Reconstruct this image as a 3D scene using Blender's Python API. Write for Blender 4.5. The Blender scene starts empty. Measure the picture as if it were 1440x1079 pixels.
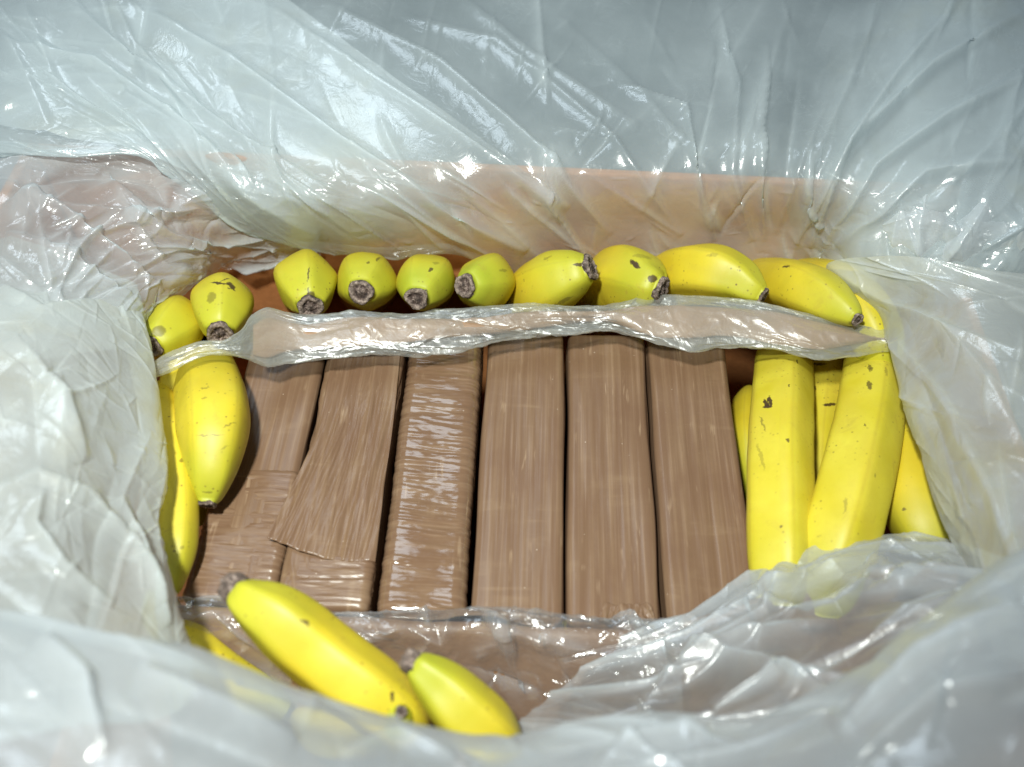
import bpy, math, random
import numpy as np
from mathutils import Vector

random.seed(7)
sc = bpy.context.scene
C = sc.collection

# ------------------------------------------------------------------ camera
FPX = 1300.0
PITCH = math.radians(52.7)
ROLL = math.radians(2.6)
CAM = np.array([0.0, 0.0, 0.446])
Fv = np.array([0, math.cos(PITCH), -math.sin(PITCH)])
U0 = np.array([0, math.sin(PITCH), math.cos(PITCH)])
R0 = np.array([1.0, 0, 0])
Rv = math.cos(ROLL) * R0 + math.sin(ROLL) * U0
Uv = math.cos(ROLL) * U0 - math.sin(ROLL) * R0

from mathutils import Matrix
cd = bpy.data.cameras.new('camera')
cam = bpy.data.objects.new('camera', cd)
C.objects.link(cam)
cam.matrix_world = Matrix(((Rv[0], Uv[0], -Fv[0], CAM[0]), (Rv[1], Uv[1], -Fv[1], CAM[1]),
                           (Rv[2], Uv[2], -Fv[2], CAM[2]), (0, 0, 0, 1)))
cd.sensor_width = 36
cd.lens = 36 * FPX / 1440
cd.clip_start = 0.01
cd.clip_end = 50
cd.dof.use_dof = True
cd.dof.focus_distance = 0.545
cd.dof.aperture_fstop = 4.6
sc.camera = cam

# ------------------------------------------------------------------ light: camera flash and dim room
w = bpy.data.worlds.new('World')
sc.world = w
w.use_nodes = True
bg = w.node_tree.nodes['Background']
bg.inputs[0].default_value = (0.62, 0.80, 1.0, 1)
bg.inputs[1].default_value = 0.11

def area(name, loc, target, size, power, col):
    l = bpy.data.lights.new(name, 'AREA')
    l.shape = 'DISK'; l.size = size; l.energy = power; l.color = col
    o = bpy.data.objects.new(name, l); C.objects.link(o)
    o.location = loc
    d = Vector(target) - Vector(loc)
    o.rotation_euler = d.to_track_quat('-Z', 'Y').to_euler()
    return o
fl = CAM + Uv * 0.22 - Rv * 0.12 - Fv * 0.22
ld = bpy.data.lights.new('flash_lamp', 'SPOT')
ld.energy = 37.0; ld.color = (0.955, 1.0, 0.945); ld.shadow_soft_size = 0.028
ld.spot_size = math.radians(72); ld.spot_blend = 0.9
lo = bpy.data.objects.new('flash_lamp', ld); C.objects.link(lo); lo.location = Vector(fl)
lo.rotation_euler = (Vector((-0.05, 0.40, 0.02)) - Vector(fl)).to_track_quat('-Z', 'Y').to_euler()
area('overhead_fill', (-0.5, 1.1, 1.7), (0, 0.3, 0), 0.7, 6.5, (0.74, 0.88, 1.0))  # added soft cool fill from above to lift the film, no known lamp
sc.view_settings.view_transform = 'Standard'
sc.view_settings.look = 'None'
sc.view_settings.exposure = 0.0
sc.view_settings.gamma = 1.0
sc.render.engine = 'CYCLES'
sc.cycles.transparent_max_bounces = 24
sc.cycles.max_bounces = 8
sc.cycles.caustics_reflective = False
sc.cycles.caustics_refractive = False

# ------------------------------------------------------------------ geometry of the view
def P(px, py, z=None, Y=None, depth=None):
    d = Fv + Rv * ((px - 720) / FPX) + Uv * ((539.5 - py) / FPX)
    if depth is not None: return CAM + d * depth
    if Y is not None: return CAM + d * ((Y - CAM[1]) / d[1])
    return CAM + d * ((z - CAM[2]) / d[2])

def pix(p):
    q = np.asarray(p) - CAM
    dz = q @ Fv
    return 720 + FPX * (q @ Rv) / dz, 539.5 - FPX * (q @ Uv) / dz, dz

def cp(c):
    if len(c) == 4: return P(c[0], c[1], Y=c[3])
    return P(c[0], c[1], c[2])

# ------------------------------------------------------------------ numpy helpers
def catmull(pts, n, uniform=False):
    pts = np.asarray(pts, float)
    k = len(pts)
    if uniform: t = np.arange(k, dtype=float)
    else:
        d = np.linalg.norm(np.diff(pts, axis=0), axis=1)
        t = np.concatenate([[0], np.cumsum(np.maximum(d, 1e-9))])
    m = np.zeros_like(pts)
    m[1:-1] = (pts[2:] - pts[:-2]) / (t[2:] - t[:-2])[:, None]
    m[0] = (pts[1] - pts[0]) / (t[1] - t[0]); m[-1] = (pts[-1] - pts[-2]) / (t[-1] - t[-2])
    x = np.linspace(0, t[-1], n)
    i = np.clip(np.searchsorted(t, x, side='right') - 1, 0, k - 2)
    h = (t[i + 1] - t[i]); u = ((x - t[i]) / h)[:, None]; h = h[:, None]
    return ((2*u**3 - 3*u**2 + 1) * pts[i] + (u**3 - 2*u**2 + u) * h * m[i]
            + (-2*u**3 + 3*u**2) * pts[i + 1] + (u**3 - u**2) * h * m[i + 1])

def vnoise(x, y, seed):
    """smooth gradient noise, about -1..1"""
    rs = np.random.RandomState(seed)
    G = rs.uniform(0, 2 * np.pi, (256, 256))
    gx, gy = np.cos(G), np.sin(G)
    xi = np.floor(x).astype(int); yi = np.floor(y).astype(int)
    xf = x - xi; yf = y - yi
    u = xf**3 * (xf * (xf * 6 - 15) + 10); v = yf**3 * (yf * (yf * 6 - 15) + 10)
    def g(a, b):
        A = (xi + a) % 256; B = (yi + b) % 256
        return gx[A, B] * (xf - a) + gy[A, B] * (yf - b)
    a = g(0, 0) * (1 - u) + g(1, 0) * u
    b = g(0, 1) * (1 - u) + g(1, 1) * u
    return (a * (1 - v) + b * v) * 1.5

def crumple(x, y, seed, octaves=3, warp=0.6):
    """folded-film relief: sharp creases between flat facets"""
    out = np.zeros_like(x); a = 1.0; f = 1.0
    for o in range(octaves):
        wx = vnoise(x * f * 0.7 + 11.3, y * f * 0.7, seed + 50 + o) * warp
        wy = vnoise(x * f * 0.7, y * f * 0.7 + 7.7, seed + 90 + o) * warp
        n = vnoise(x * f + wx, y * f + wy, seed + o)
        out += a * (0.5 - np.sqrt(n * n + 0.0006) * 1.6)
        a *= 0.5; f *= 2.1
    return out

def normals(G):
    du = np.gradient(G, axis=0); dv = np.gradient(G, axis=1)
    n = np.cross(du, dv)
    n /= np.linalg.norm(n, axis=2, keepdims=True) + 1e-12
    s = np.sign(((CAM - G) * n).sum(2, keepdims=True)); s[s == 0] = 1
    # one orientation for the whole sheet
    if s.mean() < 0: n = -n
    return n

def buckle(G, ex, ey, iters=120, attach=0.01, bend=0.12, seed=1, amp=0.002, freq=9):
    """let a grid of film with excess length buckle into folds"""
    base = G.copy(); nrm = normals(G)
    a, b = G.shape[:2]
    u, v = np.meshgrid(np.linspace(0, 1, a), np.linspace(0, 1, b), indexing='ij')
    du = np.linalg.norm(G[1:] - G[:-1], axis=2) * (1 + ex)
    dv = np.linalg.norm(G[:, 1:] - G[:, :-1], axis=2) * (1 + ey)
    dd = np.linalg.norm(G[1:, 1:] - G[:-1, :-1], axis=2) * (1 + (ex + ey) / 2)
    de = np.linalg.norm(G[1:, :-1] - G[:-1, 1:], axis=2) * (1 + (ex + ey) / 2)
    L1 = np.linalg.norm(G[-1, b//2] - G[0, b//2]); L2 = np.linalg.norm(G[a//2, -1] - G[a//2, 0])
    X = G + nrm * (amp * vnoise(u * freq * L1 * 10 + 3, v * freq * L2 * 10 + 5, seed))[:, :, None]
    for it in range(iters):
        D = np.zeros_like(X)
        def con(A, B, rest, sa, sb, k):
            d = B - A; l = np.linalg.norm(d, axis=2) + 1e-12
            c = d * ((l - rest) / l * 0.5 * k)[:, :, None]
            D[sa] += c; D[sb] -= c
        con(X[:-1], X[1:], du, np.s_[:-1], np.s_[1:], 0.45)
        con(X[:, :-1], X[:, 1:], dv, np.s_[:, :-1], np.s_[:, 1:], 0.45)
        con(X[:-1, :-1], X[1:, 1:], dd, np.s_[:-1, :-1], np.s_[1:, 1:], 0.2)
        con(X[:-1, 1:], X[1:, :-1], de, np.s_[:-1, 1:], np.s_[1:, :-1], 0.2)
        X += D
        Lp = np.zeros_like(X)
        Lp[1:-1, 1:-1] = (X[2:, 1:-1] + X[:-2, 1:-1] + X[1:-1, 2:] + X[1:-1, :-2]) / 4 - X[1:-1, 1:-1]
        X += Lp * bend
        X += (base - X) * attach
    return X

def crease_field(u, v, n, ang, spread, length, width, amp, seed):
    """many straight or slightly bent sharp creases laid over a sheet; u, v in metres"""
    rs = np.random.RandomState(seed)
    H = np.zeros_like(u); us = u[:, 0]; vs = v[0]
    for k in range(n):
        cu, cv = rs.uniform(us[0], us[-1]), rs.uniform(vs[0], vs[-1])
        a = ang(cu / us[-1], cv / vs[-1]) if callable(ang) else ang
        a = math.radians(a + rs.randn() * spread)
        L = length * rs.uniform(0.35, 1.6); W = width * math.exp(rs.randn() * 0.5); A = amp * rs.uniform(0.3, 1.3) * (1 if rs.rand() < 0.65 else -1)
        bend = rs.uniform(-0.12, 0.12) / L; asym = rs.uniform(0.25, 1.0)
        ext = L / 2 + W * 5
        i0, i1 = np.searchsorted(us, [cu - ext, cu + ext]); j0, j1 = np.searchsorted(vs, [cv - ext, cv + ext])
        if i1 - i0 < 2 or j1 - j0 < 2: continue
        du = u[i0:i1, j0:j1] - cu; dv = v[i0:i1, j0:j1] - cv
        s_ = du * math.cos(a) + dv * math.sin(a); d = -du * math.sin(a) + dv * math.cos(a) - bend * s_ * s_
        tp = np.clip(1 - (s_ / (L / 2)) ** 2, 0, 1)
        w_ = np.where(d > 0, W, W * asym) * (0.4 + 0.6 * tp)
        H[i0:i1, j0:j1] += A * tp ** 1.2 * np.exp(-np.sqrt((d / w_) ** 2 + 0.015))
    return H

def resize(G, a, b):
    """smooth resampling of a grid"""
    def ax(A, n):
        k = A.shape[0]; x = np.linspace(0, k - 1, n)
        i = np.clip(np.floor(x).astype(int), 0, k - 2); u = (x - i)
        u = u.reshape(-1, *([1] * (A.ndim - 1)))
        p0 = A[np.maximum(i - 1, 0)]; p1 = A[i]; p2 = A[i + 1]; p3 = A[np.minimum(i + 2, k - 1)]
        return 0.5 * (2*p1 + (p2 - p0)*u + (2*p0 - 5*p1 + 4*p2 - p3)*u*u + (3*p1 - p0 - 3*p2 + p3)*u**3)
    return np.swapaxes(ax(np.swapaxes(ax(G, a), 0, 1), b), 0, 1)

# ------------------------------------------------------------------ object helpers
def mesh_obj(name, verts, faces, mat, parent=None, smooth=True, origin=None, uv=None):
    verts = np.asarray(verts, float).reshape(-1, 3)
    if origin is not None: verts = verts - np.asarray(origin)
    me = bpy.data.meshes.new(name)
    faces = np.asarray(faces)
    if faces.ndim == 2:
        nf, k = faces.shape
        me.vertices.add(len(verts)); me.vertices.foreach_set('co', verts.astype(np.float32).ravel())
        me.loops.add(nf * k); me.loops.foreach_set('vertex_index', faces.astype(np.int32).ravel())
        me.polygons.add(nf)
        me.polygons.foreach_set('loop_start', np.arange(0, nf * k, k, dtype=np.int32))
        me.polygons.foreach_set('loop_total', np.full(nf, k, dtype=np.int32))
        me.update(calc_edges=True)
    me.validate()
    if uv is not None:
        l = me.uv_layers.new(name='UVMap')
        vi = np.empty(len(me.loops), dtype=np.int32); me.loops.foreach_get('vertex_index', vi)
        l.data.foreach_set('uv', np.asarray(uv, np.float32)[vi].ravel())
    me.polygons.foreach_set('use_smooth', [smooth] * len(me.polygons))
    me.materials.append(mat)
    o = bpy.data.objects.new(name, me)
    C.objects.link(o)
    if parent is not None: o.parent = parent
    elif origin is not None: o.location = Vector(origin)
    return o

def grid_faces(a, b, wrap_b=False):
    i, j = np.meshgrid(np.arange(a - 1), np.arange(b if wrap_b else b - 1), indexing='ij')
    j2 = (j + 1) % b
    return np.stack([i * b + j, (i + 1) * b + j, (i + 1) * b + j2, i * b + j2], -1).reshape(-1, 4)

def thing(name, label, cat, loc, group=None):
    o = bpy.data.objects.new(name, None); C.objects.link(o)
    o.empty_display_size = 0.02
    o.location = Vector(loc); o['label'] = label; o['category'] = cat
    if group: o['group'] = group
    return o

# ------------------------------------------------------------------ materials
class NT:
    def __init__(s, name):
        s.m = bpy.data.materials.new(name); s.m.use_nodes = True
        s.t = s.m.node_tree; s.t.nodes.clear()
        s.out = s.t.nodes.new('ShaderNodeOutputMaterial')
    def n(s, typ, ins=None, **kw):
        nd = s.t.nodes.new('ShaderNode' + typ)
        for k, v in kw.items(): setattr(nd, k, v)
        for k, v in (ins or {}).items():
            sock = nd.inputs[k]
            if isinstance(v, bpy.types.NodeSocket): s.t.links.new(v, sock)
            else: sock.default_value = v
        return nd
    def math(s, op, a, b=None, c=None, clamp=False):
        i = {0: a}
        if b is not None: i[1] = b
        if c is not None: i[2] = c
        nd = s.n('Math', i, operation=op); nd.use_clamp = clamp
        return nd.outputs[0]
    def mix(s, f, a, b, blend='MIX'):
        nd = s.n('Mix', data_type='RGBA', blend_type=blend)
        for sock, v in ((nd.inputs[0], f), (nd.inputs[6], a), (nd.inputs[7], b)):
            if isinstance(v, bpy.types.NodeSocket): s.t.links.new(v, sock)
            else: sock.default_value = v if not isinstance(v, tuple) or len(v) == 4 else (*v, 1)
        return nd.outputs[2]
    def ramp(s, f, stops):
        nd = s.n('ValToRGB', {0: f}); e = nd.color_ramp.elements
        while len(e) < len(stops): e.new(0.5)
        for el, (p, c) in zip(e, stops):
            el.position = p; el.color = (c, c, c, 1) if not isinstance(c, tuple) else (*c, 1)
        return nd.outputs[0]
    def noise(s, vec, scale, detail=3, rough=0.5, w=None, dist=0.0):
        nd = s.n('TexNoise', {'Vector': vec, 'Scale': scale, 'Detail': detail, 'Roughness': rough, 'Distortion': dist})
        if w is not None:
            nd.noise_dimensions = '4D'; s.t.links.new(w, nd.inputs['W'])
        return nd.outputs[0]
    def end(s, sh):
        s.t.links.new(sh, s.out.inputs[0]); return s.m

def film_material(name, opacity, col=(0.86, 0.92, 0.93), rough=0.2, cloud=0.25, bump=0.4, trans=0.45, spec=0.09, thick=0.32, stain=0.0):
    t = NT(name)
    co = t.n('TexCoord').outputs['Object']
    cl = t.noise(co, 14, 4, 0.55)
    fine = t.n('Mapping', {'Vector': co, 'Scale': (1, 0.55, 1), 'Rotation': (0.3, 0.2, 0.5)}).outputs[0]
    b1 = t.noise(fine, 130, 5, 0.6, dist=0.8)
    n2 = t.noise(t.n('Mapping', {'Vector': co, 'Scale': (1, 1, 1), 'Rotation': (0, 0, 0.9)}).outputs[0], 60, 4, 0.6, dist=1.2)
    rid = t.math('ABSOLUTE', t.math('SUBTRACT', n2, 0.5))
    cr = t.math('MULTIPLY', t.ramp(rid, [(0.0, 1), (0.025, 0)]), t.ramp(t.noise(co, 30, 2), [(0.5, 0), (0.7, 1)]))
    hgt = t.math('ADD', t.math('MULTIPLY', b1, 0.6), t.math('MULTIPLY', t.math('MINIMUM', rid, 0.12), 5.0))
    bp = t.n('Bump', {'Height': hgt, 'Strength': bump * 0.45, 'Distance': 0.0010}).outputs[0]
    fac = t.n('LayerWeight', {'Blend': 0.5, 'Normal': bp}).outputs['Facing']
    op = t.math('ADD', t.math('MULTIPLY_ADD', t.math('SUBTRACT', cl, 0.5), cloud * 2, opacity),
                t.math('MULTIPLY', t.math('POWER', fac, 2.0), 0.28))
    op = t.math('ADD', op, t.math('MULTIPLY', cr, 0.08))
    op = t.math('MULTIPLY_ADD', t.n('Attribute', attribute_name='thickness').outputs['Fac'], thick, op, clamp=True)
    colr = t.mix(t.math('MULTIPLY', t.ramp(t.noise(co, 16, 5, 0.62, dist=0.8), [(0.5, 0), (0.68, 1)]), stain), (*col, 1), (0.74, 0.66, 0.36, 1))
    dif = t.n('BsdfDiffuse', {'Color': colr, 'Normal': bp}).outputs[0]
    trl = t.n('BsdfTranslucent', {'Color': colr, 'Normal': bp}).outputs[0]
    body = t.n('MixShader', {0: trans, 1: dif, 2: trl}).outputs[0]
    tr = t.n('BsdfTransparent', {'Color': (0.97, 0.98, 0.98, 1)}).outputs[0]
    b = t.n('MixShader', {0: op, 1: tr, 2: body}).outputs[0]
    gl = t.n('BsdfGlossy', {'Color': (1, 1, 1, 1), 'Roughness': rough, 'Normal': bp}).outputs[0]
    fr = t.math('MULTIPLY_ADD', t.math('POWER', fac, 4.0), 0.3, spec, clamp=True)
    return t.end(t.n('MixShader', {0: fr, 1: b, 2: gl}).outputs[0])

def kraft_material(name, base=(0.40, 0.215, 0.115), dark=(0.30, 0.15, 0.075), rough=0.6, scale=1.0):
    t = NT(name)
    co = t.n('TexCoord').outputs['Object']
    st = t.n('Mapping', {'Vector': co, 'Scale': (1, 6, 1)}).outputs[0]
    n1 = t.noise(co, 25 * scale, 5, 0.6); n2 = t.noise(st, 260 * scale, 3, 0.6)
    c = t.mix(t.ramp(n1, [(0.3, 0), (0.7, 1)]), (*dark, 1), (*base, 1))
    c = t.mix(t.math('MULTIPLY', t.ramp(n2, [(0.45, 0), (0.75, 1)]), 0.35), c, (base[0] * 1.35, base[1] * 1.4, base[2] * 1.5, 1))
    bp = t.n('Bump', {'Height': t.math('ADD', n1, t.math('MULTIPLY', n2, 0.4)), 'Strength': 0.35, 'Distance': 0.001}).outputs[0]
    return t.end(t.n('BsdfPrincipled', {'Base Color': c, 'Roughness': rough, 'Normal': bp}).outputs[0])

def tape_material(name, cross=False, gloss=0.35, base=(0.200, 0.116, 0.066), light=(0.315, 0.205, 0.122)):
    """brown packing tape; UV = (metres round the package, metres along it)"""
    t = NT(name)
    uv = t.n('UVMap').outputs[0]
    rnd = t.n('ObjectInfo').outputs['Random']
    off = t.n('CombineXYZ', {0: t.math('MULTIPLY', rnd, 7.0), 1: t.math('MULTIPLY', rnd, 3.0)}).outputs[0]
    uv = t.n('VectorMath', {0: uv, 1: off}, operation='ADD').outputs[0]
    lengthwise = t.n('Mapping', {'Vector': uv, 'Scale': (1, 0.022, 1)}).outputs[0]
    crosswise = t.n('Mapping', {'Vector': uv, 'Scale': (0.10, 1, 1), 'Rotation': (0, 0, 0.05)}).outputs[0]
    main = crosswise if cross else lengthwise
    s1 = t.noise(main, 260, 4, 0.6, dist=0.12)
    s2 = t.noise(main, 520, 3, 0.6)
    s3 = t.noise(crosswise if not cross else lengthwise, 120, 4, 0.6, dist=0.6)
    blotch = t.noise(uv, 28, 4, 0.6)
    c = t.mix(t.math('MULTIPLY', t.ramp(s1, [(0.44, 0), (0.70, 1)]), 0.55), (*base, 1), (*light, 1))
    c = t.mix(t.math('MULTIPLY', t.ramp(s3, [(0.5, 0), (0.64, 1)]), t.math('MULTIPLY', t.ramp(blotch, [(0.52, 0), (0.66, 1)]), 0.28)), c, (light[0]*1.15, light[1]*1.2, light[2]*1.2, 1))
    c = t.mix(t.math('MULTIPLY', t.ramp(blotch, [(0.35, 1), (0.55, 0)]), 0.45), c, (base[0]*0.9, base[1]*0.84, base[2]*0.86, 1))
    sc1 = t.noise(t.n('Mapping', {'Vector': uv, 'Scale': (1, 0.10, 1), 'Rotation': (0, 0, 0.35)}).outputs[0], 230, 3, 0.6, dist=0.4)
    c = t.mix(t.math('MULTIPLY', t.math('MULTIPLY', t.ramp(sc1, [(0.60, 0), (0.68, 1)]), t.ramp(t.noise(uv, 45, 2), [(0.5, 0), (0.62, 1)])), 0.45), c, (0.47, 0.33, 0.21, 1))
    spk = t.n('TexVoronoi', {'Vector': uv, 'Scale': 170.0}).outputs[0]
    c = t.mix(t.math('MULTIPLY', t.ramp(spk, [(0.035, 1), (0.07, 0)]), t.ramp(t.noise(uv, 60, 2), [(0.55, 0), (0.6, 1)])), c, (0.62, 0.50, 0.40, 1))
    c = t.mix(t.math('MULTIPLY', t.ramp(s2, [(0.55, 0), (0.8, 1)]), 0.18), c, (0.54, 0.38, 0.27, 1))
    h = t.math('ADD', t.math('MULTIPLY', s1, 1.0), t.math('MULTIPLY_ADD', s2, 0.35, t.math('MULTIPLY', s3, 0.2)))
    bp = t.n('Bump', {'Height': h, 'Strength': (0.22 if gloss < 0.2 else 0.6) if cross else 0.4, 'Distance': 0.0006}).outputs[0]
    return t.end(t.n('BsdfPrincipled', {'Base Color': c, 'Roughness': gloss, 'Specular IOR Level': 0.5, 'Normal': bp, 'Coat Weight': 0.45 if gloss < 0.2 else 0.0, 'Coat Roughness': 0.10}).outputs[0])

def banana_material(name, scars=(), origin=None, green=1.0, freckle=1.0, warm=0.5):
    """UV = (metres from the tip, turn round the fruit 0..1)"""
    t = NT(name)
    co = t.n('TexCoord').outputs['Object']
    uvn = t.n('UVMap').outputs[0]
    sx = t.n('SeparateXYZ', {0: uvn}); U = sx.outputs[0]; V = sx.outputs[1]
    n1 = t.noise(co, 38, 3, 0.5); n2 = t.noise(co, 150, 4, 0.6)
    base = t.mix(t.ramp(n1, [(0.3, 0), (0.7, 1)]), (0.66 - 0.03 * warm, 0.54 - 0.075 * warm, 0.022, 1), (0.79 - 0.02 * warm, 0.68 - 0.075 * warm, 0.070 - 0.045 * warm, 1))
    base = t.mix(t.math('MULTIPLY', t.ramp(t.noise(co, 75, 5, 0.65), [(0.5, 0), (0.75, 1)]), 0.4), base, (0.56, 0.42, 0.02, 1))
    # ridges of the fruit a little duller
    rid = t.math('ABSOLUTE', t.math('SINE', t.math('MULTIPLY', V, math.pi * 5)))
    ridm = t.ramp(rid, [(0.0, 1), (0.20, 0)])
    base = t.mix(t.math('MULTIPLY', t.math('MULTIPLY', ridm, n2), 0.8), base, (0.50, 0.37, 0.03, 1))
    # dull rubbed side panels
    sidep = t.ramp(t.noise(t.n('Mapping', {'Vector': uvn, 'Scale': (14, 4, 1)}).outputs[0], 1.0, 4, 0.6), [(0.48, 0), (0.62, 1)])
    base = t.mix(t.math('MULTIPLY', sidep, 0.35), base, (0.66, 0.50, 0.05, 1))
    base = t.mix(t.math('MULTIPLY', t.ramp(t.noise(co, 20, 6, 0.7, dist=0.5), [(0.42, 0), (0.66, 1)]), 0.35), base, (0.60, 0.50, 0.045, 1))
    # green at the ends and in a long streak
    g = t.ramp(t.math('MULTIPLY_ADD', t.math('SUBTRACT', n1, 0.5), 0.03, U), [(0.0, 1), (0.014, 0.75), (0.040, 0.0)])
    st = t.math('MULTIPLY', t.ramp(t.noise(t.n('Mapping', {'Vector': uvn, 'Scale': (9, 3.0, 1)}).outputs[0], 1.0, 2), [(0.5, 0), (0.7, 1)]), 0.30)
    base = t.mix(t.math('MULTIPLY', t.math('MAXIMUM', g, st), 0.56 * green), base, (0.33, 0.43, 0.030, 1))
    # freckles
    vo = t.n('TexVoronoi', {'Vector': co, 'Scale': 260.0, 'Randomness': 1.0})
    fr = t.math('MULTIPLY', t.ramp(vo.outputs[0], [(0.10, 1), (0.20, 0)]), t.ramp(t.noise(co, 45, 3, 0.6), [(0.47, 0), (0.60, 1)]))
    base = t.mix(t.math('MULTIPLY', fr, 0.75 * freckle), base, (0.16, 0.085, 0.02, 1))
    # rubbed brown patches
    rub = t.math('MULTIPLY', t.ramp(t.noise(co, 60, 5, 0.7, dist=1.0), [(0.60, 0), (0.72, 1)]), 0.40 * freckle)
    base = t.mix(rub, base, (0.42, 0.27, 0.05, 1))
    nz = t.n('TexNoise', {'Vector': co, 'Scale': 420.0, 'Detail': 3.0}).outputs[1]
    wob = t.n('VectorMath', {0: t.n('VectorMath', {0: nz, 1: (0.5, 0.5, 0.5)}, operation='SUBTRACT').outputs[0], 3: 0.0030}, operation='SCALE').outputs[0]
    cw = t.n('VectorMath', {0: co, 1: wob}, operation='ADD').outputs[0]
    for (c, a, L, b, W, dark) in scars:
        q = t.n('VectorMath', {0: cw, 1: tuple(c)}, operation='SUBTRACT').outputs[0]
        def dt(ax, sc_):
            v = t.n('VectorMath', {0: q, 1: tuple(np.asarray(ax) / sc_)}, operation='DOT_PRODUCT').outputs['Value']
            return t.math('MULTIPLY', v, v)
        r = t.math('ADD', t.math('ADD', dt(a, L), dt(b, W)), dt(Fv, 0.012))
        base = t.mix(t.math('MULTIPLY', t.ramp(r, [(0.55, 1), (0.95, 0.35), (1.5, 0)]), dark), base, (0.06, 0.030, 0.012, 1))
    bp = t.n('Bump', {'Height': n2, 'Strength': 0.12, 'Distance': 0.0008}).outputs[0]
    p = t.n('BsdfPrincipled', {'Base Color': base, 'Roughness': 0.48, 'Normal': bp, 'Subsurface Weight': 0.05,
                               'Subsurface Radius': (0.004, 0.002, 0.0005), 'Subsurface Scale': 1.0})
    return t.end(p.outputs[0])

def stub_material():
    t = NT('banana_tip')
    co = t.n('TexCoord').outputs['Object']
    n1 = t.noise(co, 420, 5, 0.7); n2 = t.noise(co, 140, 3, 0.6)
    c = t.ramp(n1, [(0.34, (0.016, 0.010, 0.010)), (0.52, (0.09, 0.055, 0.042)), (0.66, (0.50, 0.38, 0.33))])
    c = t.mix(t.ramp(n2, [(0.4, 0.0), (0.7, 0.6)]), c, (0.03, 0.018, 0.016, 1))
    rg = t.n('Attribute', attribute_name='ring').outputs['Fac']
    c = t.mix(t.math('MULTIPLY', rg, t.ramp(n1, [(0.35, 0.1), (0.62, 0.75)])), c, (0.46, 0.36, 0.29, 1))
    bp = t.n('Bump', {'Height': n1, 'Strength': 0.9, 'Distance': 0.0012}).outputs[0]
    return t.end(t.n('BsdfPrincipled', {'Base Color': c, 'Roughness': 0.8, 'Normal': bp}).outputs[0])

def plain(name, col, rough=0.7):
    t = NT(name)
    co = t.n('TexCoord').outputs['Object']
    n1 = t.noise(co, 9, 5, 0.6)
    c = t.mix(n1, (col[0]*0.8, col[1]*0.8, col[2]*0.8, 1), (col[0]*1.15, col[1]*1.15, col[2]*1.15, 1))
    return t.end(t.n('BsdfPrincipled', {'Base Color': c, 'Roughness': rough}).outputs[0])

M_film = film_material('milky_film', 0.36, col=(0.83, 0.92, 0.94), rough=0.20, spec=0.07)
M_left = film_material('thick_milky_film', 0.64, col=(0.88, 0.95, 0.93), stain=0.25, rough=0.2, spec=0.07)
M_front = film_material('near_milky_film', 0.54, col=(0.85, 0.91, 0.94), rough=0.16, spec=0.07)
M_layer = film_material('layered_milky_film', 0.70, col=(0.84, 0.905, 0.93), rough=0.2, spec=0.06, stain=0.35)
M_clear = film_material('clear_film', 0.09, col=(0.86, 0.88, 0.92), rough=0.16, cloud=0.06, bump=0.7, spec=0.12)
M_sleeve = film_material('sleeve_film', 0.22, col=(0.82, 0.84, 0.78), rough=0.34, cloud=0.2, bump=0.45, spec=0.10)
M_crumple = film_material('crumpled_film', 0.36, col=(0.84, 0.89, 0.92), rough=0.17, cloud=0.2, bump=0.45, spec=0.08)
M_heap = film_material('heaped_film', 0.22, col=(0.84, 0.89, 0.92), rough=0.30, cloud=0.3, bump=0.3, spec=0.10, thick=0.45)
M_board = kraft_material('flap_board', (0.31, 0.175, 0.090), (0.20, 0.105, 0.052), rough=0.5)
M_card = kraft_material('cardboard', (0.54, 0.22, 0.075), (0.42, 0.165, 0.055))
M_paper = kraft_material('kraft_paper', (0.36, 0.215, 0.12), (0.26, 0.150, 0.080), rough=0.5)
M_stub = stub_material()
M_tape = tape_material('brown_tape')
M_tape_x = tape_material('brown_tape_wrinkled', cross=True, gloss=0.13)
M_tape_end = tape_material('brown_tape_cross_grain', cross=True, gloss=0.32)

# ------------------------------------------------------------------ setting
g = mesh_obj('ground', [(-3, -3, -0.235), (3, -3, -0.235), (3, 3, -0.235), (-3, 3, -0.235)], [[0, 1, 2, 3]],
             plain('grey_floor', (0.27, 0.33, 0.34)))
g['kind'] = 'structure'

# ------------------------------------------------------------------ box
BX0, BX1, BY0, BY1, BZ = -0.305, 0.275, 0.055, 0.455, 0.068
def slab(name, x0, x1, y0, y1, z0, z1, mat, parent, origin, bevel=0.0015):
    v = [(x, y, z) for x in (x0, x1) for y in (y0, y1) for z in (z0, z1)]
    f = [(0, 1, 3, 2), (4, 6, 7, 5), (0, 4, 5, 1), (2, 3, 7, 6), (0, 2, 6, 4), (1, 5, 7, 3)]
    o = mesh_obj(name, v, f, mat, parent, smooth=False, origin=origin)
    b = o.modifiers.new('b', 'BEVEL'); b.width = bevel; b.segments = 2
    return o
bo = (0.0, 0.25, -0.23)
box = thing('cardboard_box', 'open brown cardboard box whose rim shows through the film behind the bananas', 'box', bo)
T = 0.006
slab('back_wall', BX0, BX1, BY1, BY1 + T, -0.23, BZ, M_card, box, bo)
slab('front_wall', BX0, BX1, BY0 - T, BY0, -0.23, BZ - 0.01, M_card, box, bo)
slab('side_wall', BX0 - T, BX0 - 0.0003, BY0 - T, BY1 + T, -0.23, BZ, M_card, box, bo)
slab('side_wall', BX1 + 0.0003, BX1 + T, BY0 - T, BY1 - 0.001, -0.23, BZ - 0.035, M_card, box, bo)
slab('bottom', BX0, BX1, BY0, BY1, -0.23, -0.224, M_card, box, bo)

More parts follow.
